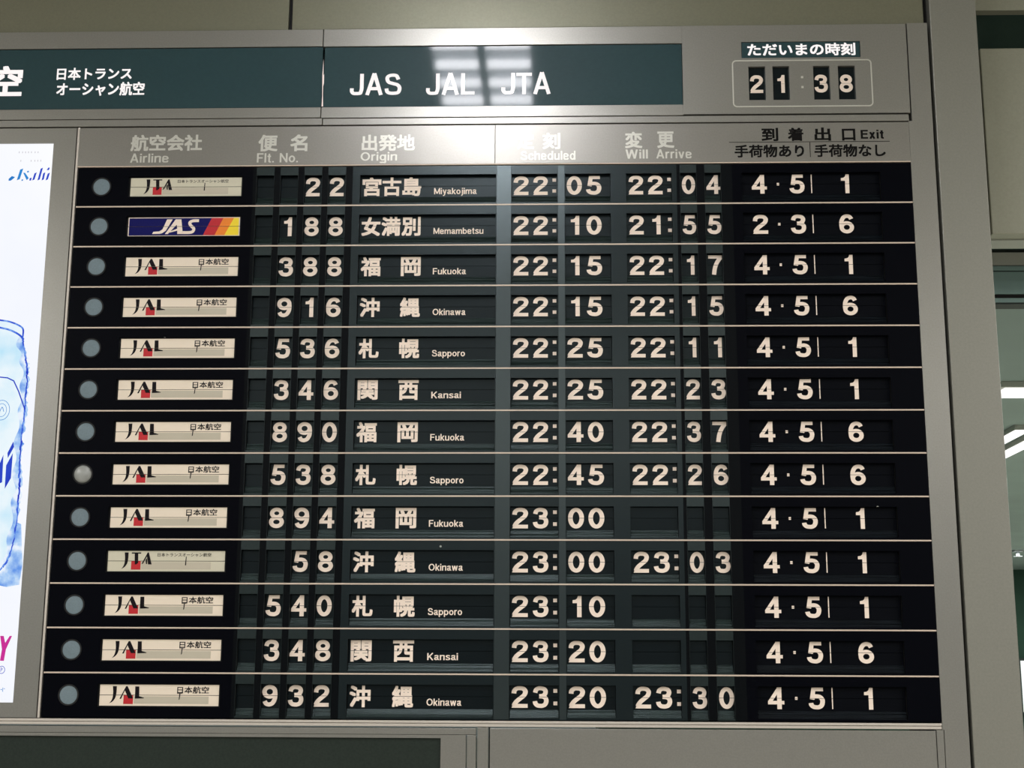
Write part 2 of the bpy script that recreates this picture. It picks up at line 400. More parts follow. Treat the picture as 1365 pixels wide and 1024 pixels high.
# pillar cover to the right of the board
tr = thing('trim_1', loc=(2.335, 0.2, 0), kind='structure')
wchild(MB().box(2275, 2398, -1140, 2840, 0, 560), 'pillar_cover', PILLAR, tr, 2)
wchild(MB().box(2264, 2275, -1140, 2840, 30, 540), 'joint_backing', GAP, tr)

# ---- beyond the pillar
bh = thing('wall_right', loc=(3.5, 0.7, 2.7), kind='structure')
wchild(MB().box(2398, 6000, -1140, 40, 640, 660), 'bulkhead', TEALWALL, bh)
wchild(MB().box(2398, 6000, 40, 61, 625, 660), 'bulkhead_edge', TEALBAND, bh)
wchild(MB().box(2398, 6000, 61, 72, 600, 660), 'dark_trim', TEALDARK, bh)
wchild(MB().box(2398, 6000, 72, 111, 590, 660), 'pale_trim', GREYBAND, bh)
wchild(MB().box(2398, 6000, 111, 114, 600, 660), 'dark_trim', TEALDARK, bh)
wchild(MB().box(2398, 6000, 114, 127, 592, 660), 'pale_trim', TEALBAND, bh)
wchild(MB().box(2398, 6000, 127, 131, 600, 660), 'dark_trim', TEALDARK, bh)
wchild(MB().box(2398, 6000, 131, 200, 596, 660), 'teal_fascia', TEALBAND, bh)
wchild(MB().box(2398, 6000, 200, 213, 604, 660), 'dark_trim', GAP, bh)
wchild(MB().box(2398, 6000, 213, 226, 596, 660), 'pale_trim', TEALBAND, bh)
wchild(MB().box(2398, 6000, 226, 231, 600, 660), 'dark_trim', TEALDARK, bh)
sbox('trim_2', 2.402, 6.0, 0.27, 0.30, Z0 + 0.560, 3.98, CABIN)                       # soffit edge above the second cabinet
sbox('ceiling_far', 2.0, 14, 0.66, 21, 2.9, 3.0, CEILM)
sbox('wall_far', 2.0, 14, 20.0, 20.3, 0, 2.9, DGREEN)

c2 = thing('display_cabinet', 'large blank pale grey cabinet mounted beyond the pillar, with dark shadow gap', 'cabinet', loc=P(2900, 119, 400))
wchild(MB().box(2486, 3600, -434, 119, 250, 390), 'body', CABIN, c2, 3)
wchild(MB().box(2440, 2486, -405, 112, 300, 385), 'side_recess', GAP, c2)
wchild(MB().box(2492, 3590, 119, 123, 300, 380), 'bottom_lip', GREYBAND, c2)

def far_lamp(p0, p1, wdt, label, grp):
    (x0, y0), (x1, y1) = p0, p1
    a = math.atan2(y1 - y0, x1 - x0); L = math.dist(p0, p1)
    t = thing('ceiling_lamp', label, 'ceiling light', loc=((x0 + x1) / 2, (y0 + y1) / 2, 2.9), group=grp)
    t.rotation_euler = (0, 0, a)
    h = MB(0); h.box(-L * 500, L * 500, 0, 30, -wdt * 500, wdt * 500); h.obj('housing', GREYBAND, t, 2)
    h = MB(0); h.box(-L * 490, L * 490, 28, 40, -wdt * 440, wdt * 440); h.obj('diffuser', TUBE2, t, 2)
far_lamp((3.50, 3.39), (5.6, 3.39), 0.27, 'bright white flat ceiling lamp nearest the pillar, seen beyond it', 'far ceiling lamps')
far_lamp((4.06, 4.60), (4.14, 6.3), 0.09, 'slanting white ceiling lamp beyond the pillar, left of its twin', 'far ceiling lamps')
far_lamp((4.25, 4.75), (4.36, 6.8), 0.10, 'slanting white ceiling lamp beyond the pillar, right of its twin', 'far ceiling lamps')
sp = thing('small_fixture', 'tiny chrome sprinkler on the far ceiling beyond the pillar', 'fixture', loc=(7.6, 15.2, 2.9))  # small fixture put in for a bright sparkle on the far ceiling
h = MB(0); h.box(-60, 60, 0, 25, -60, 60); h.obj('flange', REFL, sp, 3)
h = MB(0); h.box(-18, 18, 25, 90, -18, 18).box(-45, 45, 84, 92, -45, 45); h.obj('drop_stem', REFL, sp)
ls = thing('lit_sign', 'glowing white sign far off beyond the pillar, lower right', 'sign', loc=(9.5, 19.9, 0.9))
wchild(MB().box(9040, 12000, 1430, 2350, 19780, 19990), 'sign_box', TEALDARK, ls, 4)
wchild(MB().box(9085, 11900, 1470, 2305, 19760, 19785), 'lit_face', glow('sign_face', (250, 255, 252), 1.1), ls)
wchild(MB().box(9400, 9460, 1600, 2200, 19750, 19762), 'green_stripe', glow('sign_green', (196, 226, 205), 1.0), ls)

# ================================================================== BOARD HOUSING
hs = thing('board_housing', 'large satin grey steel housing framing the whole arrivals board', 'display housing', loc=P(1100, 1427, 60))
def hp(name, X0, X1, D0, D1, d0=0, d1=24, m=STEEL, bevel=0.8):
    return wchild(MB().box(X0, X1, D0, D1, d0, d1), name, m, hs, bevel)
hp('top_rail', -700, 644, -390, -341)
hp('top_rail', 646, 1612, -390, -340)
hp('sign_rail', -700, 644, -166, -137)
hp('sign_rail', 646, 1612, -166, -135.6)
hp('joint_rail', -700, 649, -135, -116, 0)
hp('joint_rail', 651, 2204, -133.5, -115.5, 0)
wchild(MB().plate(2203.2, 2266, -392, 2500, [(2203.2, 2212.4, -392, -115), (2203.2, 2207.4, 1444, 2500)], 0, 24), 'end_panel', STEEL, hs)
hp('edge_strip', -9, -3.5, -113, 1427, 0, 20, STEEL_LIP, 0.4)
hp('bottom_lip', -700, 2202, 1428.5, 1434.5, -2, 24, STEEL_LIP)
hp('bottom_lip', -700, 2202, 1435.5, 1442.5, 0, 24, STEEL_LIP)
hp('bottom_rail', -700, 1075, 1446.5, 1461.5)
hp('lower_stile', 1053, 1075, 1462.5, 2500, 0.5)
hp('lower_stile', 1078.5, 1105, 1444, 2500)
hp('lower_stile', 2188.8, 2206, 1444, 2500, 0)
wchild(MB().box(-700, 2262, -385, 1440, 45, 240), 'backing', GAP, hs)
# raised bead around the clock
def bead(X0, X1, D0, D1, r, w):
    pts = []
    for cx, cy, a0 in ((X1 - r, D0 + r, -90), (X1 - r, D1 - r, 0), (X0 + r, D1 - r, 90), (X0 + r, D0 + r, 180)):
        pts += [(cx + r * math.cos(math.radians(a0 + a)), cy + r * math.sin(math.radians(a0 + a))) for a in range(0, 91, 15)]
    pts.append(pts[0]); mb = MB()
    for q in ribbon(pts, w): mb.poly(q, -1.2, 1.2)
    return mb

# ---- column header plates
ch = thing('column_header', 'long grey metal header strip with column titles above the flap rows', 'header panel', loc=P(1100, -3, 8))
wchild(MB().box(-3, 1111.8, -112, -4, 0, 20), 'header_plate', HEADM, ch, 0.6)
wchild(MB().box(1112.5, 2202.5, -112, -4, 0, 20), 'header_plate', HEADM, ch, 0.6)
wchild(MB().box(-3, 2202.5, -3.4, -0.6, -1.5, 20), 'header_lip', SEP, ch, 0.3)
def lettering(par, m, fn):
    mb = Multi(True); fn(mb)
    for n, b in mb.subs:
        b.z0 = Z0; o = link(n, orient(b.mesh(n, m)), par); o.location = -Vector(par.location)
HD = -0.5
def f(mb): kanji(mb, '航空会社', 136.6, 329, -91, -45, HD, .028); latin(mb, 'Airline', 137.5, 241, -13, 25, HD, 15, 10)
lettering(ch, HLET, f)
def f(mb): kanji(mb, '便', 480.4, 532, -89, -42, HD, .028); kanji(mb, '名', 566, 612, -89, -42, HD, .028); latin(mb, 'Flt. No.', 478, 588, -11, 26, HD, 15, 10)
lettering(ch, HLET, f)
def f(mb): kanji(mb, '出発地', 757, 899, -87, -41, HD, .028); latin(mb, 'Origin', 755, 852, -14, 24, HD, 15, 10)
lettering(ch, HLET, f)
def f(mb): kanji(mb, '定', 1170, 1216, -89, -43, HD, .028); kanji(mb, '刻', 1238, 1285, -89, -43, HD, .028); latin(mb, 'Scheduled', 1180, 1325, -13, 25, HD, 15, 10)
lettering(ch, HLET, f)
def f(mb): kanji(mb, '変', 1456, 1502, -90, -44, HD, .028); kanji(mb, '更', 1541, 1586, -90, -44, HD, .028); latin(mb, 'Will', 1457, 1516, -15, 25, HD, 15, 10); latin(mb, 'Arrive', 1538, 1631, -15, 25, HD, 15, 10)
lettering(ch, HLET, f)
def f(mb):
    for c, a, b in (('到', 1816, 1860), ('着', 1885, 1926), ('出', 1955, 1998)): kanji(mb, c, a, b, -98, -61, HD, .03)
    kanji(mb, '口', 2027, 2062, -94, -61, HD, .03)
    latin(mb, 'Exit', 2076, 2136, -66, 24.5, HD, 18, 9)
    kanji(mb, '手荷物あり', 1744, 1926, -51, -16, HD, .028); kanji(mb, '手荷物なし', 1953, 2139, -51, -16, HD, .028)
    mb.poly([(1730, -59.2), (2151, -59.2), (2151, -57.6), (1730, -57.6)], HD)
    mb.poly([(1941, -57), (1942.8, -57), (1942.8, -16), (1941, -16)], HD)
lettering(ch, INKD, f)

# ---- backlit green airline sign
sg = thing('airline_sign', 'glossy dark green backlit sign with white airline names across the top', 'sign', loc=P(600, -167, 10))
wchild(MB().box(-700, 644.5, -339.5, -167.5, 3, 26), 'acrylic_panel', GREEN, sg, 0.5)
wchild(MB().box(650, 1611, -338.5, -167, 3, 26), 'acrylic_panel', GREEN, sg, 0.5)
mb = MB(); mb.poly([(646.2, -285), (647.0, -305), (647.8, -285), (648.3, -258), (650.0, -262), (650.2, -235), (648.4, -226), (648.6, -200), (650, -169), (645.8, -169), (646.6, -200), (645.6, -240), (645.2, -262)], 2.0)
o = wchild(mb, 'light_leak', LEAK, sg)
def f(mb):
    kanji(mb, '空', -262, -171, -293, -206, 2.2, .03)
    kanji(mb, '日本トランス', -78, 127, -286, -251, 2.2, .026)
    kanji(mb, 'オーシャン航空', -76, 164, -244, -205, 2.2, .026)
lettering(sg, SIGN_W, f)
def f(mb):
    latin(mb, 'JAS', 721, 859, -200.5, 61, 2.2, 15, 7)
    latin(mb, 'JAL', 926, 1056, -199.5, 61, 2.2, 15, 8)
    latin(mb, 'JTA', 1128, 1260, -199.5, 61, 2.2, 15, 5)
lettering(sg, SIGN_W, f)

# ---- clock
ck = thing('flap_clock', 'flap clock reading 21:38 under a small backlit caption, upper right of board', 'clock', loc=P(1930, -157, 20))
wchild(MB().plate(1612, 2209, -390, -138, [(1770, 2086, -342, -296), (1787, 1831.5, -272, -176.5), (1851, 1895, -272, -176.5), (1958.5, 2002, -272, -176.5), (2024, 2069, -272, -176.5)], 0, 14), 'clock_panel', STEEL, ck)
wchild(MB().box(1771, 2085, -341, -297, 1.5, 14), 'caption_plate', GREEN, ck, 0.4)
lettering(ck, SIGN_W, lambda mb: kanji(mb, 'ただいまの時刻', 1786, 2073, -338, -302, 0.8, .026))
for D_ in (-243, -215): wchild(MB().box(1925.5, 1931.5, D_, D_ + 6, -0.8, 4), 'clock_dot', HLET, ck)
wchild(bead(1745, 2112, -288, -158, 10, 3.2), 'clock_bead', HLET, ck)
def digit_mb(mb, c, X0, X1, D0, D1, d):
    if c == '1': X0, X1 = X0 + (X1 - X0) * 0.26, X0 + (X1 - X0) * 0.84
    latin(mb, c, X0, X1, D1, D1 - D0, d, 15, 0)
for c, a, b in (('2', 1787, 1831.5), ('1', 1851, 1895), ('3', 1958.5, 2002), ('8', 2024, 2069)):
    u = wchild(MB().box(a - 2, b + 2, -275, -173, 24, 30), 'flap_display', DRUM, ck)
    for nm, q0, q1 in (('upper_flap', -274, -226.4), ('lower_flap', -225.6, -174)):
        o = MB().box(a + .3, b - .3, q0, q1, 10, 11).obj(nm, FLAP, u)
    mid = (a + b) / 2
    mb = MB(); digit_mb(mb, c, mid - 17.5, mid + 17.5, -251, -200.5, 9.6)
    link('lettering', split_at(orient(mb.mesh('lettering', WHITE)), P(0, -226, 0)[2], 0.0003), u)

# ================================================================== FLIGHT ROWS
PITCH = 109.8
CX = 1260.6
FD = 12.0                                            # how far the flaps lie behind the mask
def T(x, d=FD): return CX + (x - CX) * (3372.7 + d) / 3372.7
WINS = {                                             # name: (X0, X1) of each window
 'n1': (480, 526), 'n2': (543.5, 590), 'n3': (607.5, 653.5), 'n4': (671, 717),
 'origin': (755.5, 1115.5), 'sh': (1156.3, 1277), 'sm': (1297, 1416.5),
 'ch': (1457.8, 1577.5), 'c1': (1599, 1641.5), 'c2': (1663.5, 1705.5), 'ex': (1761, 2122)}
WD0, WD1 = 25.5, 103.0
U0, UM, L1 = 18.0, 54.0, 84.0                        # flap edges
DG0, DG1 = 27.9, 80.0                                # digit top and base
AIR = (137.0, 443.0, 26.5, 82.5)

# shared meshes local to a row
meshes = {}
mb = MB(0); mb.plate(0.3, 470, 2, 107.8, [AIR], 0, 4); meshes['maskA'] = mb.mesh('mask_plate', MASK_BLACK)
mb = MB(0); mb.plate(470, 735, 2, 107.8, [(*WINS[k], WD0 - 1, WD1 + 1) for k in ('n1', 'n2', 'n3', 'n4')], 0, 4); meshes['maskB'] = mb.mesh('mask_plate', mat('digit_mask', (9, 12, 15), 0.36, spec=0.06, specks=11))
mb = MB(0); mb.plate(735.6, 1117, 2, 107.8, [(*WINS['origin'], WD0, WD1)], -0.6, 4); meshes['maskC'] = mb.mesh('mask_plate', MASK_TEAL)
mb = MB(0); mb.plate(1117.5, 1155, 2, 107.8, [], 0, 4); meshes['mull'] = mb.mesh('mullion', MULLION)
mb = MB(0); mb.plate(1155.5, 1279, 2, 107.8, [(*WINS['sh'], WD0, WD1)], -0.3, 4); meshes['maskD'] = mb.mesh('mask_plate', MASK_TEAL)
mb = MB(0); mb.plate(1279, 1295.5, 2, 107.8, [], 0, 4); meshes['mull2'] = mb.mesh('mullion', MULLION)
mb = MB(0); mb.plate(1295.5, 1590, 2, 107.8, [(*WINS['sm'], WD0, WD1), (*WINS['ch'], WD0, WD1)], 0, 4); meshes['maskE'] = mb.mesh('mask_plate', MASK_TEAL)
mb = MB(0); mb.plate(1590, 1735, 2, 107.8, [(*WINS[k], WD0 - 1, WD1 + 1) for k in ('c1', 'c2')], 0, 4); meshes['maskF'] = mb.mesh('mask_plate', bpy.data.materials['digit_mask'])
mb = MB(0); mb.plate(1735, 2202, 2, 107.8, [(*WINS['ex'], WD0, WD1)], 0, 4); meshes['maskG'] = mb.mesh('mask_plate', MASK_BLACK)
MASKS = ('maskA', 'maskB', 'maskC', 'maskD', 'maskE', 'maskF', 'maskG')
meshes['sep'] = MB(0).box(0, 2202, PITCH - 1.9, PITCH + 1.9, -1.5, 6).mesh('separator_strip', SEP, 0.5)
# indicator lamp: domed lens in a thin bezel
def dome(R, rise, m, name, X, D, d):
    mb = MB(0); n = 32; rings = 6
    ids = []
    for k in range(rings + 1):
        t = k / rings; r = R * math.cos(t * math.pi / 2); z = d - rise * math.sin(t * math.pi / 2)
        if k == rings: ids.append([mb.vert(X, D, z)]); break
        ids.append([mb.vert(X + r * math.cos(2 * math.pi * j / n), D + r * math.sin(2 * math.pi * j / n), z) for j in range(n)])
    for k in range(rings - 1):
        for j in range(n): mb.f.append((ids[k][j], ids[k][(j + 1) % n], ids[k + 1][(j + 1) % n], ids[k + 1][j]))
    for j in range(n): mb.f.append((ids[rings - 1][j], ids[rings - 1][(j + 1) % n], ids[rings][0]))
    me = mb.mesh(name, m)
    bm = bmesh.new(); bm.from_mesh(me); bmesh.ops.recalc_face_normals(bm, faces=bm.faces); bm.to_mesh(me); bm.free()
    if sum(p.normal.y * p.area for p in me.polygons) > 0: me.flip_normals()
    for p in me.polygons: p.use_smooth = True
    return me
meshes['lens'] = dome(22.5, 1.2, LENS, 'lens', 65.5, 54.2, 0)
meshes['lens2'] = dome(22.5, 9, LENS2, 'lens', 65.5, 54.2, 0)
mb = MB(0)
for q in ribbon(ell(65.5, 54.2, 24.3, 24.3, 32), 3.4): mb.poly(q, -1.5, 3)
meshes['bezel'] = mb.mesh('indicator_lamp', DRUM)
# drum box, flaps and flap stack of each window
for k, (a, b) in WINS.items():
    mb = MB(0)
    for q in ([(a - 1, WD0 - 8), (b + 1, WD0 - 8), (b + 1, WD1 + 2), (a - 1, WD1 + 2)],): mb.poly(q, 40)
    for X in (a - 1, b + 1): mb.box(X - 0.4, X + 0.4, WD0 - 8, WD1 + 2, 4.5, 40)
    mb.box(a - 1, b + 1, WD0 - 9, WD0 - 8, 4.5, 40); mb.box(a - 1, b + 1, WD1 + 2, WD1 + 3, 4.5, 40)
    meshes['drum_' + k] = mb.mesh('flap_display', DRUM)
    meshes['up_' + k] = MB(0).box(a + 0.5, b - 0.5, U0, UM - 0.45, FD, FD + 0.8).mesh('upper_flap', FLAP_EXIT if k == 'ex' else FLAP)
    meshes['lo_' + k] = MB(0).box(a + 0.5, b - 0.5, UM + 0.45, L1, FD, FD + 0.8).mesh('lower_flap', FLAP_EXIT if k == 'ex' else FLAP)
    for var in range(3):
        rnd = random.Random(sum(map(ord, k)) + var * 13)
        mb = MB(0); D = L1 + 0.3; dd = FD + 0.2
        while D < WD1:                                # fanned edges of the waiting flaps
            st = rnd.uniform(2.2, 3.6); j = rnd.uniform(-0.35, 0.35); i = len(mb.v); a1, b1 = a + 0.7, b - 0.7
            for X, y, z in ((a1, D + j, dd), (a1, D + st - 0.4 + j, dd - 1.4), (b1, D + st - 0.4 - j, dd - 1.4), (b1, D - j, dd)): mb.vert(X, y, z)
            for X, y, z in ((a1, D + st + j, dd + 1.2), (b1, D + st - j, dd + 1.2)): mb.vert(X, y, z)
            mb.f += [(i, i + 1, i + 2, i + 3), (i + 1, i + 4, i + 5, i + 2)]
            D += st; dd -= rnd.uniform(0.7, 1.3)
        meshes[f'st_{k}_{var}'] = mb.mesh('flap_stack', STACK_EXIT if k == 'ex' else STACK)
    if k in ('n1', 'n2', 'n3', 'n4', 'c1', 'c2'):     # lighter module face above and below the narrow windows
        mb = MB(0); mb.plate(a - 0.5, b + 0.5, 2.2, 107.6, [(a + 0.1, b - 0.1, WD0, WD1)], -0.9, 0)
        meshes['face_' + k] = mb.mesh('module_face', MODULE)

# printed airline plates (local X from plate left, local D from plate top, 297 x 52 mm)
PX, PDT, PDEP = 141.6, 28.6, 5.0
def plate_print(kind):
    out = []
    def add(name, m, pts, d=-0.25):
        mb = MB(0)
        for pp in (pts if isinstance(pts[0], list) else [pts]): mb.poly([(PX + x, PDT + y) for x, y in pp], PDEP + d)
        out.append((name, mb.mesh(name, m)))
    def kj(name, m, txt, x0, x1, y0, y1, bold):
        mb = MB(0); kanji(mb, txt, PX + x0, PX + x1, PDT + y0, PDT + y1, PDEP - 0.5, bold); out.append((name, orient(mb.mesh(name, m))))
    if kind in ('JAL', 'JTA'):
        o = 0 if kind == 'JAL' else 15
        J = spl([(32, 4), (33.5, 18), (33, 30), (30, 39), (25, 45.5)], 4) + spl([(25, 45.5), (33, 41), (39, 33), (41.5, 22), (42, 4)], 4)
        add('red_square', RED, [(60 if kind == 'JAL' else 60, 25), (84, 25), (84, 47), (60, 47)], -0.3)
        add('grey_band', PGREY, [(86, 28), (272 if kind == 'JAL' else 262, 28), (272 if kind == 'JAL' else 262, 46), (86, 46)], -0.2)
        if kind == 'JAL':
            A = [[(65, 4), (69, 4), (84, 33.5), (72, 33.5), (62.5, 14), (54, 34.5), (50, 34.5)], [(86.5, 34), (88, 5), (96, 5), (96, 29)], [(86.5, 34), (95, 28), (110, 32), (110, 33.5)]]
            add('airline_emblem', INK, [J] + [A[0], [(88, 4.5), (98, 4.5), (99, 30), (88.5, 34)], [(88.5, 34), (99, 28), (111, 31.5), (111, 33)]], -0.45)
            kj('lettering', INK, '日本航空', 193, 272, 4, 21, .016)
            add('printed_tick', INK, [[(193, 20), (205, 20), (205, 21.5), (193, 21.5)], [(199, 20), (201.5, 20), (200, 35), (197.5, 37)]], -0.45)
        else:
            J2 = [(x + 10, y) for x, y in J]
            add('airline_emblem', INK, [J2, [(60, 4), (84, 4), (84, 7), (60, 7)], [(67.5, 7), (76.5, 7), (77.5, 30), (73, 34), (69, 34)], [(100.5, 4), (103.5, 4), (112, 34), (103, 34), (99, 14), (90, 32), (86, 33)], [(96, 22), (99.5, 18), (100.5, 33), (97.5, 33)]], -0.45)
            kj('lettering', INK, '日本トランスオーシャン航空', 126, 262, 5, 14.5, .008)
            add('printed_tick', INK, [(198, 14), (200, 14), (199.5, 36), (196.5, 36)], -0.45)
    else:
        add('navy_field', NAVY, [(2.5, 2.2), (222, 2.2), (200, 49.8), (2.5, 49.8)], -0.15)
        add('red_stripe', RED, [(222, 2.2), (253, 2.2), (231, 49.8), (200, 49.8)], -0.15)
        add('orange_stripe', ORANGE, [(253, 2.2), (281, 2.2), (257, 49.8), (231, 49.8)], -0.15)
        add('yellow_stripe', YELLOW, [(281, 2.2), (294.5, 2.2), (294.5, 49.8), (257, 49.8)], -0.15)
        qs = [[(65, 45.5), (68, 39.5), (84, 38.5), (92, 33), (103, 5.5), (118, 5.5), (101, 37), (91, 44), (84, 45.5)]]
        qs += [[(99, 46), (107, 46), (141, 7), (141, 5.5), (126, 5.5)], [(128, 12), (141, 5.5), (146, 40), (146, 46), (132, 46), (131, 30)], [(112, 39), (134, 30), (134, 36), (112, 42)]]
        qs += ribbon(spl([(188, 9.5), (172, 10), (164, 15), (167, 23), (175, 31), (173, 39), (164, 42), (140, 42)], 4), 8)
        mb = MB(0)
        for j, pp in enumerate(qs): mb.poly([(PX + x, PDT + y) for x, y in pp], PDEP - 0.4 - 0.02 * (j % 4))
        out.append(('airline_emblem', mb.mesh('airline_emblem', WHITE)))
    res = []
    for n, me in out:
        res.append((n, split_at(orient(me), P(0, 54, 0, 0)[2], 0.00062)))
    return res
PRINTS = {k: plate_print(k) for k in ('JAL', 'JTA', 'JAS')}
for k, m in (('JAL', CREAM), ('JTA', CREAM2), ('JAS', WHITE)):
    meshes['pu_' + k] = MB(0).box(PX, PX + 297, PDT, 53.35, PDEP, PDEP + 0.8).mesh('upper_flap', m)
    meshes['pl_' + k] = MB(0).box(PX, PX + 297, 54.65, PDT + 51.2, PDEP, PDEP + 0.8).mesh('lower_flap', m)
mb = MB(0); mb.poly([(AIR[0] - 2, 20), (AIR[1] + 2, 20), (AIR[1] + 2, 90), (AIR[0] - 2, 90)], 8); meshes['pbox'] = mb.mesh('airline_plate', DRUM)

# lettering of each kind of content, cached
lc = {}
def content(key, fn):
    if key not in lc:
        mb = Multi(); fn(mb); lc[key] = [(n, split_at(orient(b.mesh(n, WHITE)), P(0, UM, 0, 0)[2], 0.0005)) for n, b in mb.subs]
    return lc[key]
LD = FD - 0.5
def dig(mb, c, X0, X1): mb.new('digit'); digit_mb(mb, c, T(X0), T(X1), DG0, DG1, LD)
def sq(mb, x0, x1, y0, y1): mb.new('printed_dot' if x1 - x0 > 4 else 'divider_line'); mb.poly([(T(x0), y0), (T(x1), y0), (T(x1), y1), (T(x0), y1)], LD)
NB = {'n1': (484, 520), 'n2': (547.5, 585.5), 'n3': (611.5, 649.5), 'n4': (675, 713)}
CITY = {'Miyakojima': ('宮古島', 3, 952, 1064), 'Memambetsu': ('女満別', 3, 952, 1083), 'Fukuoka': ('福岡', 2, 952, 1038), 'Okinawa': ('沖縄', 2, 953, 1038), 'Sapporo': ('札幌', 2, 953, 1038), 'Kansai': ('関西', 2, 953, 1029)}
def city(mb, nm):
    k, n, a, b = CITY[nm]
    if n == 3:
        for c, x in zip(k, (762, 815, 868)): mb.new('character'); kanji(mb, c, T(x), T(x + 50), DG0 + .5, DG1 + .5, LD, .031)
    else:
        for c, x in zip(k, (763, 868)): mb.new('character'); kanji(mb, c, T(x), T(x + 52), DG0 + .5, DG1 + .5, LD, .031)
    mb.new('lettering'); latin(mb, nm, T(a), T(b), 76, 17, LD, 15, 9)

ROWS = [
 ('JTA', '  22', 'Miyakojima', '2205', '2204', '451'), ('JAS', ' 188', 'Memambetsu', '2210', '2155', '236'),
 ('JAL', ' 388', 'Fukuoka', '2215', '2217', '451'), ('JAL', ' 916', 'Okinawa', '2215', '2215', '456'),
 ('JAL', ' 536', 'Sapporo', '2225', '2211', '451'), ('JAL', ' 346', 'Kansai', '2225', '2223', '451'),
 ('JAL', ' 890', 'Fukuoka', '2240', '2237', '456'), ('JAL', ' 538', 'Sapporo', '2245', '2226', '456'),
 ('JAL', ' 894', 'Fukuoka', '2300', None, '451'), ('JTA', '  58', 'Okinawa', '2300', '2303', '451'),
 ('JAL', ' 540', 'Sapporo', '2310', None, '451'), ('JAL', ' 348', 'Kansai', '2320', None, '456'),
 ('JAL', ' 932', 'Okinawa', '2320', '2330', '451')]
for i, (air, num, org, sch, chg, ex) in enumerate(ROWS):
    fl = num.strip()
    ordn = ('topmost row', 'second row from the top, navy airline plate', 'third row from the top', 'fourth row from the top', 'fifth row from the top', 'sixth row from the top', 'middle row of thirteen', 'sixth row from the bottom', 'fifth row from the bottom', 'fourth row from the bottom', 'third row from the bottom', 'second row from the bottom', 'bottom row')[i]
    lab = f'split-flap row for flight {fl} from {org}, {ordn}'
    row = thing('flight_row', lab, 'display row', P(0, i * PITCH, 0), 'flap display rows of the arrivals board')
    for k in MASKS: link('mask_plate', meshes[k], row)
    link('mullion', meshes['mull'], row); link('mullion', meshes['mull2'], row)
    if i < 12: link('separator_strip', meshes['sep'], row)
    lamp = link('indicator_lamp', meshes['bezel'], row)
    lens = link('lens', meshes['lens2' if i == 7 else 'lens'], lamp)
    if i == 7: lamp['label'] = 'indicator lamp with a shinier lens, paled to imitate a reflection'
    ap = link('airline_plate', meshes['pbox'], row)
    ap['label'] = {'JAL': 'cream airline plate with black letters and red square', 'JTA': 'greyish cream airline plate with black letters and red square', 'JAS': 'navy airline plate with red, orange and yellow stripes'}[air]
    link('upper_flap', meshes['pu_' + air], ap); link('lower_flap', meshes['pl_' + air], ap)
    for n, me in PRINTS[air]: link(n, me, ap)
    def unit(k, me=None):
        u = link('flap_display', meshes['drum_' + k], row)
        link('upper_flap', meshes['up_' + k], u); link('lower_flap', meshes['lo_' + k], u)
        link('flap_stack', meshes[f'st_{k}_{(i * 7 + len(k)) % 3}'], u)
        if 'face_' + k in meshes: link('module_face', meshes['face_' + k], u)
        for n, m_ in (me or ()): link(n, m_, u)
    for q, k in enumerate(('n1', 'n2', 'n3', 'n4')):
        c = num[q]
        unit(k, content(('n', k, c), lambda mb: dig(mb, c, *NB[k])) if c != ' ' else None)
    unit('origin', content(('o', org), lambda mb: city(mb, org)))
    def hh(mb, s, a, b, e):
        dig(mb, s[0], *a); dig(mb, s[1], *b); sq(mb, e, e + 9.5, 34.5, 43.5); sq(mb, e, e + 9.5, 64.5, 73.5)
    unit('sh', content(('sh', sch[:2]), lambda mb: hh(mb, sch, (1161.5, 1201.5), (1213.5, 1252), 1264)))
    unit('sm', content(('sm', sch[2:]), lambda mb: (dig(mb, sch[2], 1301.5, 1341.5), dig(mb, sch[3], 1352.5, 1392.5))))
    if chg:
        unit('ch', content(('ch', chg[:2]), lambda mb: hh(mb, chg, (1464, 1502.5), (1514.5, 1553.5), 1565.5)))
        unit('c1', content(('c1', chg[2]), lambda mb: dig(mb, chg[2], 1603.5, 1638.5)))
        unit('c2', content(('c2', chg[3]), lambda mb: dig(mb, chg[3], 1667.5, 1704)))
    else:
        for k in ('ch', 'c1', 'c2'): unit(k)
    def exm(mb):
        dig(mb, ex[0], 1786, 1825.5); dig(mb, ex[1], 1884.5, 1923.5); dig(mb, ex[2], 2009, 2047)
        sq(mb, 1851.5, 1857.5, 50.5, 57.5); sq(mb, 1940.5, 1943, 27.9, 79)
    unit('ex', content(('ex', ex), exm))

# ================================================================== POSTER LIGHT BOX
pb = thing('poster_lightbox', 'backlit white beer poster in a grey metal frame left of the board', 'poster', loc=P(-200, 1427, 30))
wchild(MB().plate(-700, -12, -112, 1426.5, [(-640, -72, -70, 1391)], 0, 22), 'frame', STEEL, pb)
def art_mat(name, nodes):
    m = bpy.data.materials.new(name); m.use_nodes = True; nt = m.node_tree; nt.nodes.clear()
    o = nt.nodes.new('ShaderNodeOutputMaterial'); e = nt.nodes.new('ShaderNodeEmission'); nt.links.new(e.outputs[0], o.inputs[0])
    g = nt.nodes.new('ShaderNodeNewGeometry'); n = nt.nodes.new('ShaderNodeTexNoise'); nt.links.new(g.outputs['Position'], n.inputs['Vector'])
    r = nt.nodes.new('ShaderNodeValToRGB'); nt.links.new(n.outputs['Fac'], r.inputs[0]); nt.links.new(r.outputs[0], e.inputs[0])
    n.inputs['Scale'].default_value = nodes['scale']; n.inputs['Detail'].default_value = 5; e.inputs[1].default_value = nodes.get('k', 1.0)
    els = r.color_ramp.elements
    (p0, c0), (p1, c1) = nodes['ramp'][0], nodes['ramp'][-1]
    els[0].position = p0; els[0].color = lin(c0); els[1].position = p1; els[1].color = lin(c1)
    for p_, c_ in nodes['ramp'][1:-1]:
        e2 = els.new(p_); e2.color = lin(c_)
    return m
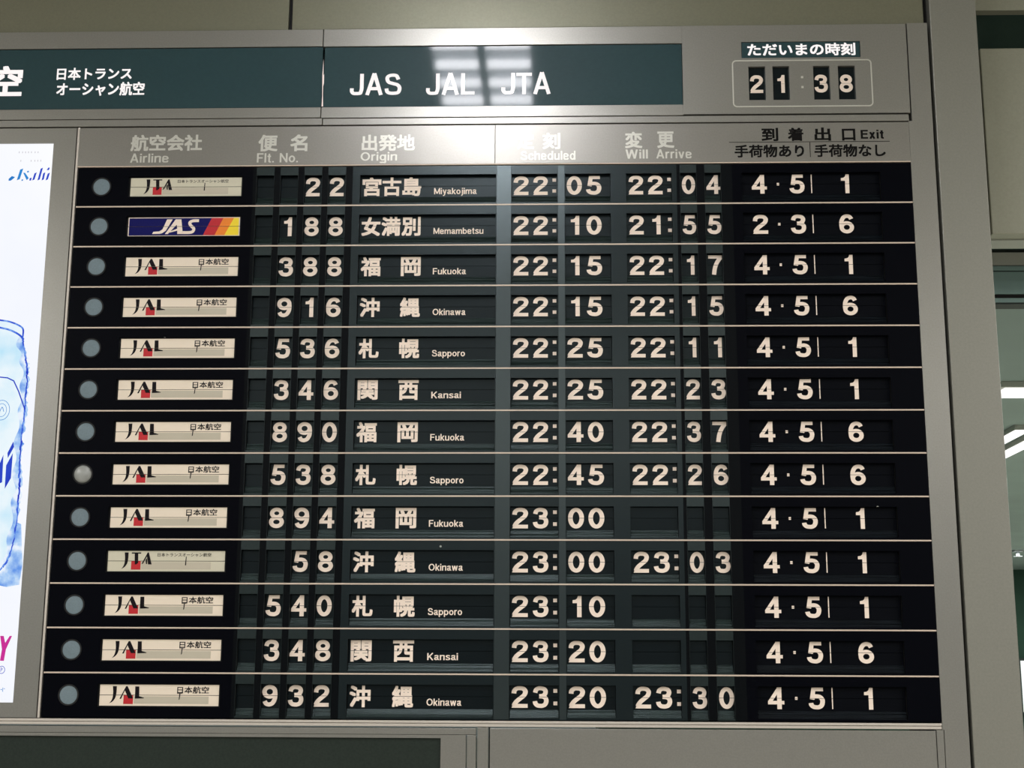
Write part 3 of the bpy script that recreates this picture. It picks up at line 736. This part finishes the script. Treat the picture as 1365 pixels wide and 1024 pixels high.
POST = art_mat('backlit_poster_white', dict(scale=1.2, ramp=[(0.35, (236, 240, 250)), (0.65, (248, 249, 252))], k=1.04))
ACAN = art_mat('can_print_pale', dict(scale=7, ramp=[(0.32, (190, 230, 250)), (0.5, (232, 246, 253)), (0.66, (246, 251, 255))]))
ASPL = art_mat('watercolour_blue', dict(scale=26, ramp=[(0.34, (104, 152, 232)), (0.5, (172, 206, 246)), (0.62, (234, 243, 254))]))
AEDG = art_mat('watercolour_deep', dict(scale=45, ramp=[(0.36, (28, 44, 186)), (0.55, (64, 104, 220)), (0.68, (130, 176, 240))]))
ABLU = art_mat('print_deep_blue', dict(scale=5, ramp=[(0.4, (34, 46, 176)), (0.6, (48, 74, 200))]))
ALBL = art_mat('print_light_blue', dict(scale=5, ramp=[(0.4, (36, 110, 190)), (0.6, (52, 140, 214))]))
AMAG = art_mat('print_magenta', dict(scale=5, ramp=[(0.4, (196, 44, 146)), (0.6, (204, 54, 152))]))
AFNT = art_mat('print_faint_grey', dict(scale=5, ramp=[(0.4, (196, 196, 204)), (0.6, (210, 208, 214))]))
wchild(MB().box(-640.5, -71.5, -70.5, 1391.5, 5, 20), 'backlit_sheet', POST, pb)
def art(name, m, polys):
    mb = MB()
    for j, pp in enumerate(polys): mb.poly(pp, art.d + 0.02 * (j % 3))
    art.d -= 0.12
    o = link(name, orient(mb.mesh(name, m)), pb); o.location = -Vector(pb.location); return o
art.d = 4.8
rr = random.Random(3)
edge = [(-119, 460), (-114, 488), (-107, 514), (-101, 544), (-98, 583), (-99, 623), (-98, 662), (-101, 711), (-102, 760), (-101, 808), (-98, 856), (-98, 895), (-99, 952), (-104, 1000), (-116, 1043), (-138, 1072), (-175, 1090)]
ex_ = spl(edge, 6)
wob = [(x + rr.uniform(-2, 9), y) for x, y in ex_[6:]]
art('watercolour_splash', ASPL, [[ex_[k + 6], ex_[k + 7], wob[k + 1], wob[k]] for k in range(len(wob) - 1)] + [[(-110, 940), (-86, 950), (-80, 1010), (-75, 1050), (-80, 1102), (-112, 1108), (-150, 1100), (-150, 1060), (-118, 1040)]])
art('can_body', ACAN, [[(-640, 450)] + [(-180, 436), (-152, 443), (-127, 455)] + edge + [(-300, 1105), (-640, 1105)]])
art('can_shading', ASPL, [[(x - 9 - 10 * math.sin(k * .31) ** 2, y), (x + 1, y), (ex_[k + 1][0] + 1, ex_[k + 1][1]), (ex_[k + 1][0] - 9 - 10 * math.sin((k + 1) * .31) ** 2, ex_[k + 1][1])] for k, (x, y) in enumerate(ex_[:-1])])
art('can_outline', AEDG, [q for k in range(0, len(ex_) - 4, 3) for q in ribbon([(x + rr.uniform(-1.5, 1.5), y) for x, y in ex_[k:k + 4]], rr.uniform(2.6, 5.5))])
rim = spl([(-640, 415), (-300, 405), (-220, 410), (-181, 416), (-157, 421), (-133, 430), (-119, 441), (-118, 456), (-127, 455), (-152, 444), (-180, 437), (-300, 428), (-640, 440)], 4)
art('can_rim', ACAN, [rim])
art('can_rim_outline', AEDG, ribbon(spl([(-400, 410), (-220, 412), (-181, 417), (-157, 421), (-133, 430), (-119, 441), (-118, 462)], 5), 4.5) + ribbon(spl([(-400, 428), (-220, 431), (-180, 437), (-152, 444), (-127, 457), (-117, 468)], 5), 5))
art('label_outline', ABLU, ribbon([(-400, 566), (-170, 569), (-150, 571), (-133, 579), (-118, 607), (-98, 655)], 3.2))
art('label_seal', ALBL, ribbon(ell(-159, 656, 21, 26, 24), 1.4) + ribbon(ell(-159, 656, 13, 17, 24), 1.2) + ribbon(spl([(-164, 662), (-158, 648), (-153, 660)], 4), 1.6))
art('can_lettering', ABLU, [[(-135, 768), (-122, 738), (-119, 752), (-133, 781)], [(-136, 800), (-121, 768), (-121, 832), (-135, 860)], [(-160, 815), (-145, 772), (-143, 843), (-160, 852)], [(-200, 760), (-180, 720), (-178, 850), (-198, 868)]])
art('poster_lettering', AMAG, [[(-118, 1229), (-109, 1229), (-104, 1246), (-94, 1229), (-88, 1229), (-101, 1262), (-104, 1290), (-114, 1290), (-111, 1262)]])
def reg(mb): pass
art('registered_mark', ABLU, ribbon(ell(-108, 1312, 8, 9, 18), 1.4) + ribbon([(-110, 1317), (-110, 1307), (-106, 1309), (-107, 1312), (-110, 1312)], 1.2))
art('small_print', ALBL, [[(-111, 1356), (-109, 1356), (-109, 1364), (-111, 1364)], [(-107, 1359), (-103, 1359), (-103, 1360.5), (-107, 1360.5)], [(-102, 1355), (-100.5, 1355), (-100.5, 1365), (-102, 1365)], [(-99, 1357), (-96, 1357), (-96, 1358.4), (-99, 1358.4)]])
# slanted brand lettering near the top of the sheet
def sl(x, y0, y1, w=8, k=0.22): return [(x, y1), (x + w, y1 - 3), (x + w + (y1 - y0) * k, y0), (x + (y1 - y0) * k, y0 + 3)]
art('brand_lettering', ALBL, [[(-188, 34), (-188, 29), (-180, 21), (-171, 24), (-176, 29), (-182, 34)], sl(-166, 0, 33, 8, .22), [(-150, 12), (-145, 12), (-134, 27), (-139, 33)], [(-140, 8), (-136, 6), (-134, 10), (-139, 12)], [(-153, 31), (-149, 30), (-149, 34), (-153, 35)]])
art('brand_lettering', ABLU, [[(-131, 27), (-126, 26), (-127, 34), (-132, 34)], sl(-124, 11, 34, 6, .2), sl(-110, -2, 34, 6, .18), sl(-98.5, 11, 34, 5.5, .12), sl(-88, 12, 34, 6, .2), [(-87, 5), (-83, -2), (-79, -2), (-81, 5)]])
fx = [[(x, y), (x + 2.4, y), (x + 2.4, y + 5), (x, y + 5)] for y, xs in ((-48, (-166, -157, -149, -141, -133, -123, -115)), (-24, (-160, -132, -122, -114, -106))) for x in xs]
art('faint_small_print', AFNT, fx)

# ================================================================== LOWER PANELS
lg = thing('glass_panel', 'dark green glass panel under the board, lower left', 'panel', loc=P(300, 2480, 10))
wchild(MB().plate(-700, 1050.5, 1462.5, 2500, [(-690, 989, 1470, 2490)], 0.5, 14), 'frame', STEEL, lg)
wchild(MB().box(-689, 988.5, 1470.5, 2489, 7, 20), 'glass', GREEN_DARK, lg, 0.5)
lp = thing('access_panel', 'plain satin grey steel panel under the board, lower right', 'panel', loc=P(1650, 2480, 10))
wchild(MB().box(1109, 2187.2, 1446, 2500, 1, 18), 'panel_face', STEEL, lp, 0.8)
wchild(MB().box(1106.5, 1109, 1444, 2500, 8, 18), 'edge_gasket', GAP, lp)

# ================================================================== HALL LUMINAIRE mirrored in the green sign
lm = thing('ceiling_luminaire', 'ceiling luminaire with two banks of short tubes, mirrored in the green sign', 'ceiling light', loc=(0.98, -2.2, 4.0))
h = MB(0); h.plate(-210, 210, -2, 60, [], -640, 640); h.box(-210, 210, -4, 0, -640, 640)
lb = MB(0); lb.box(-205, 205, 0, 6, -640, 640).box(-210, -204, 0, 60, -640, 640).box(204, 210, 0, 60, -640, 640).box(-16, 16, 0, 62, -640, 640).box(-210, 210, 0, 60, -646, -640).box(-210, 210, 0, 60, 640, 646)
lb.obj('reflector', REFL, lm)
for bank in (-1, 1):
    for q in range(7):
        y = -560 + q * 186
        mbx = MB(0); n = 12; X0, X1 = (18, 195) if bank > 0 else (-195, -18)
        ra = [[mbx.vert(X, 34 + 16 * math.sin(2 * math.pi * j / n), y + 30 * math.cos(2 * math.pi * j / n)) for j in range(n)] for X in (X0, X1)]
        for j in range(n): mbx.f.append((ra[0][j], ra[0][(j + 1) % n], ra[1][(j + 1) % n], ra[1][j]))
        mbx.f.append(tuple(ra[0])); mbx.f.append(tuple(ra[1][::-1]))
        mbx.obj('tube', TUBE, lm)
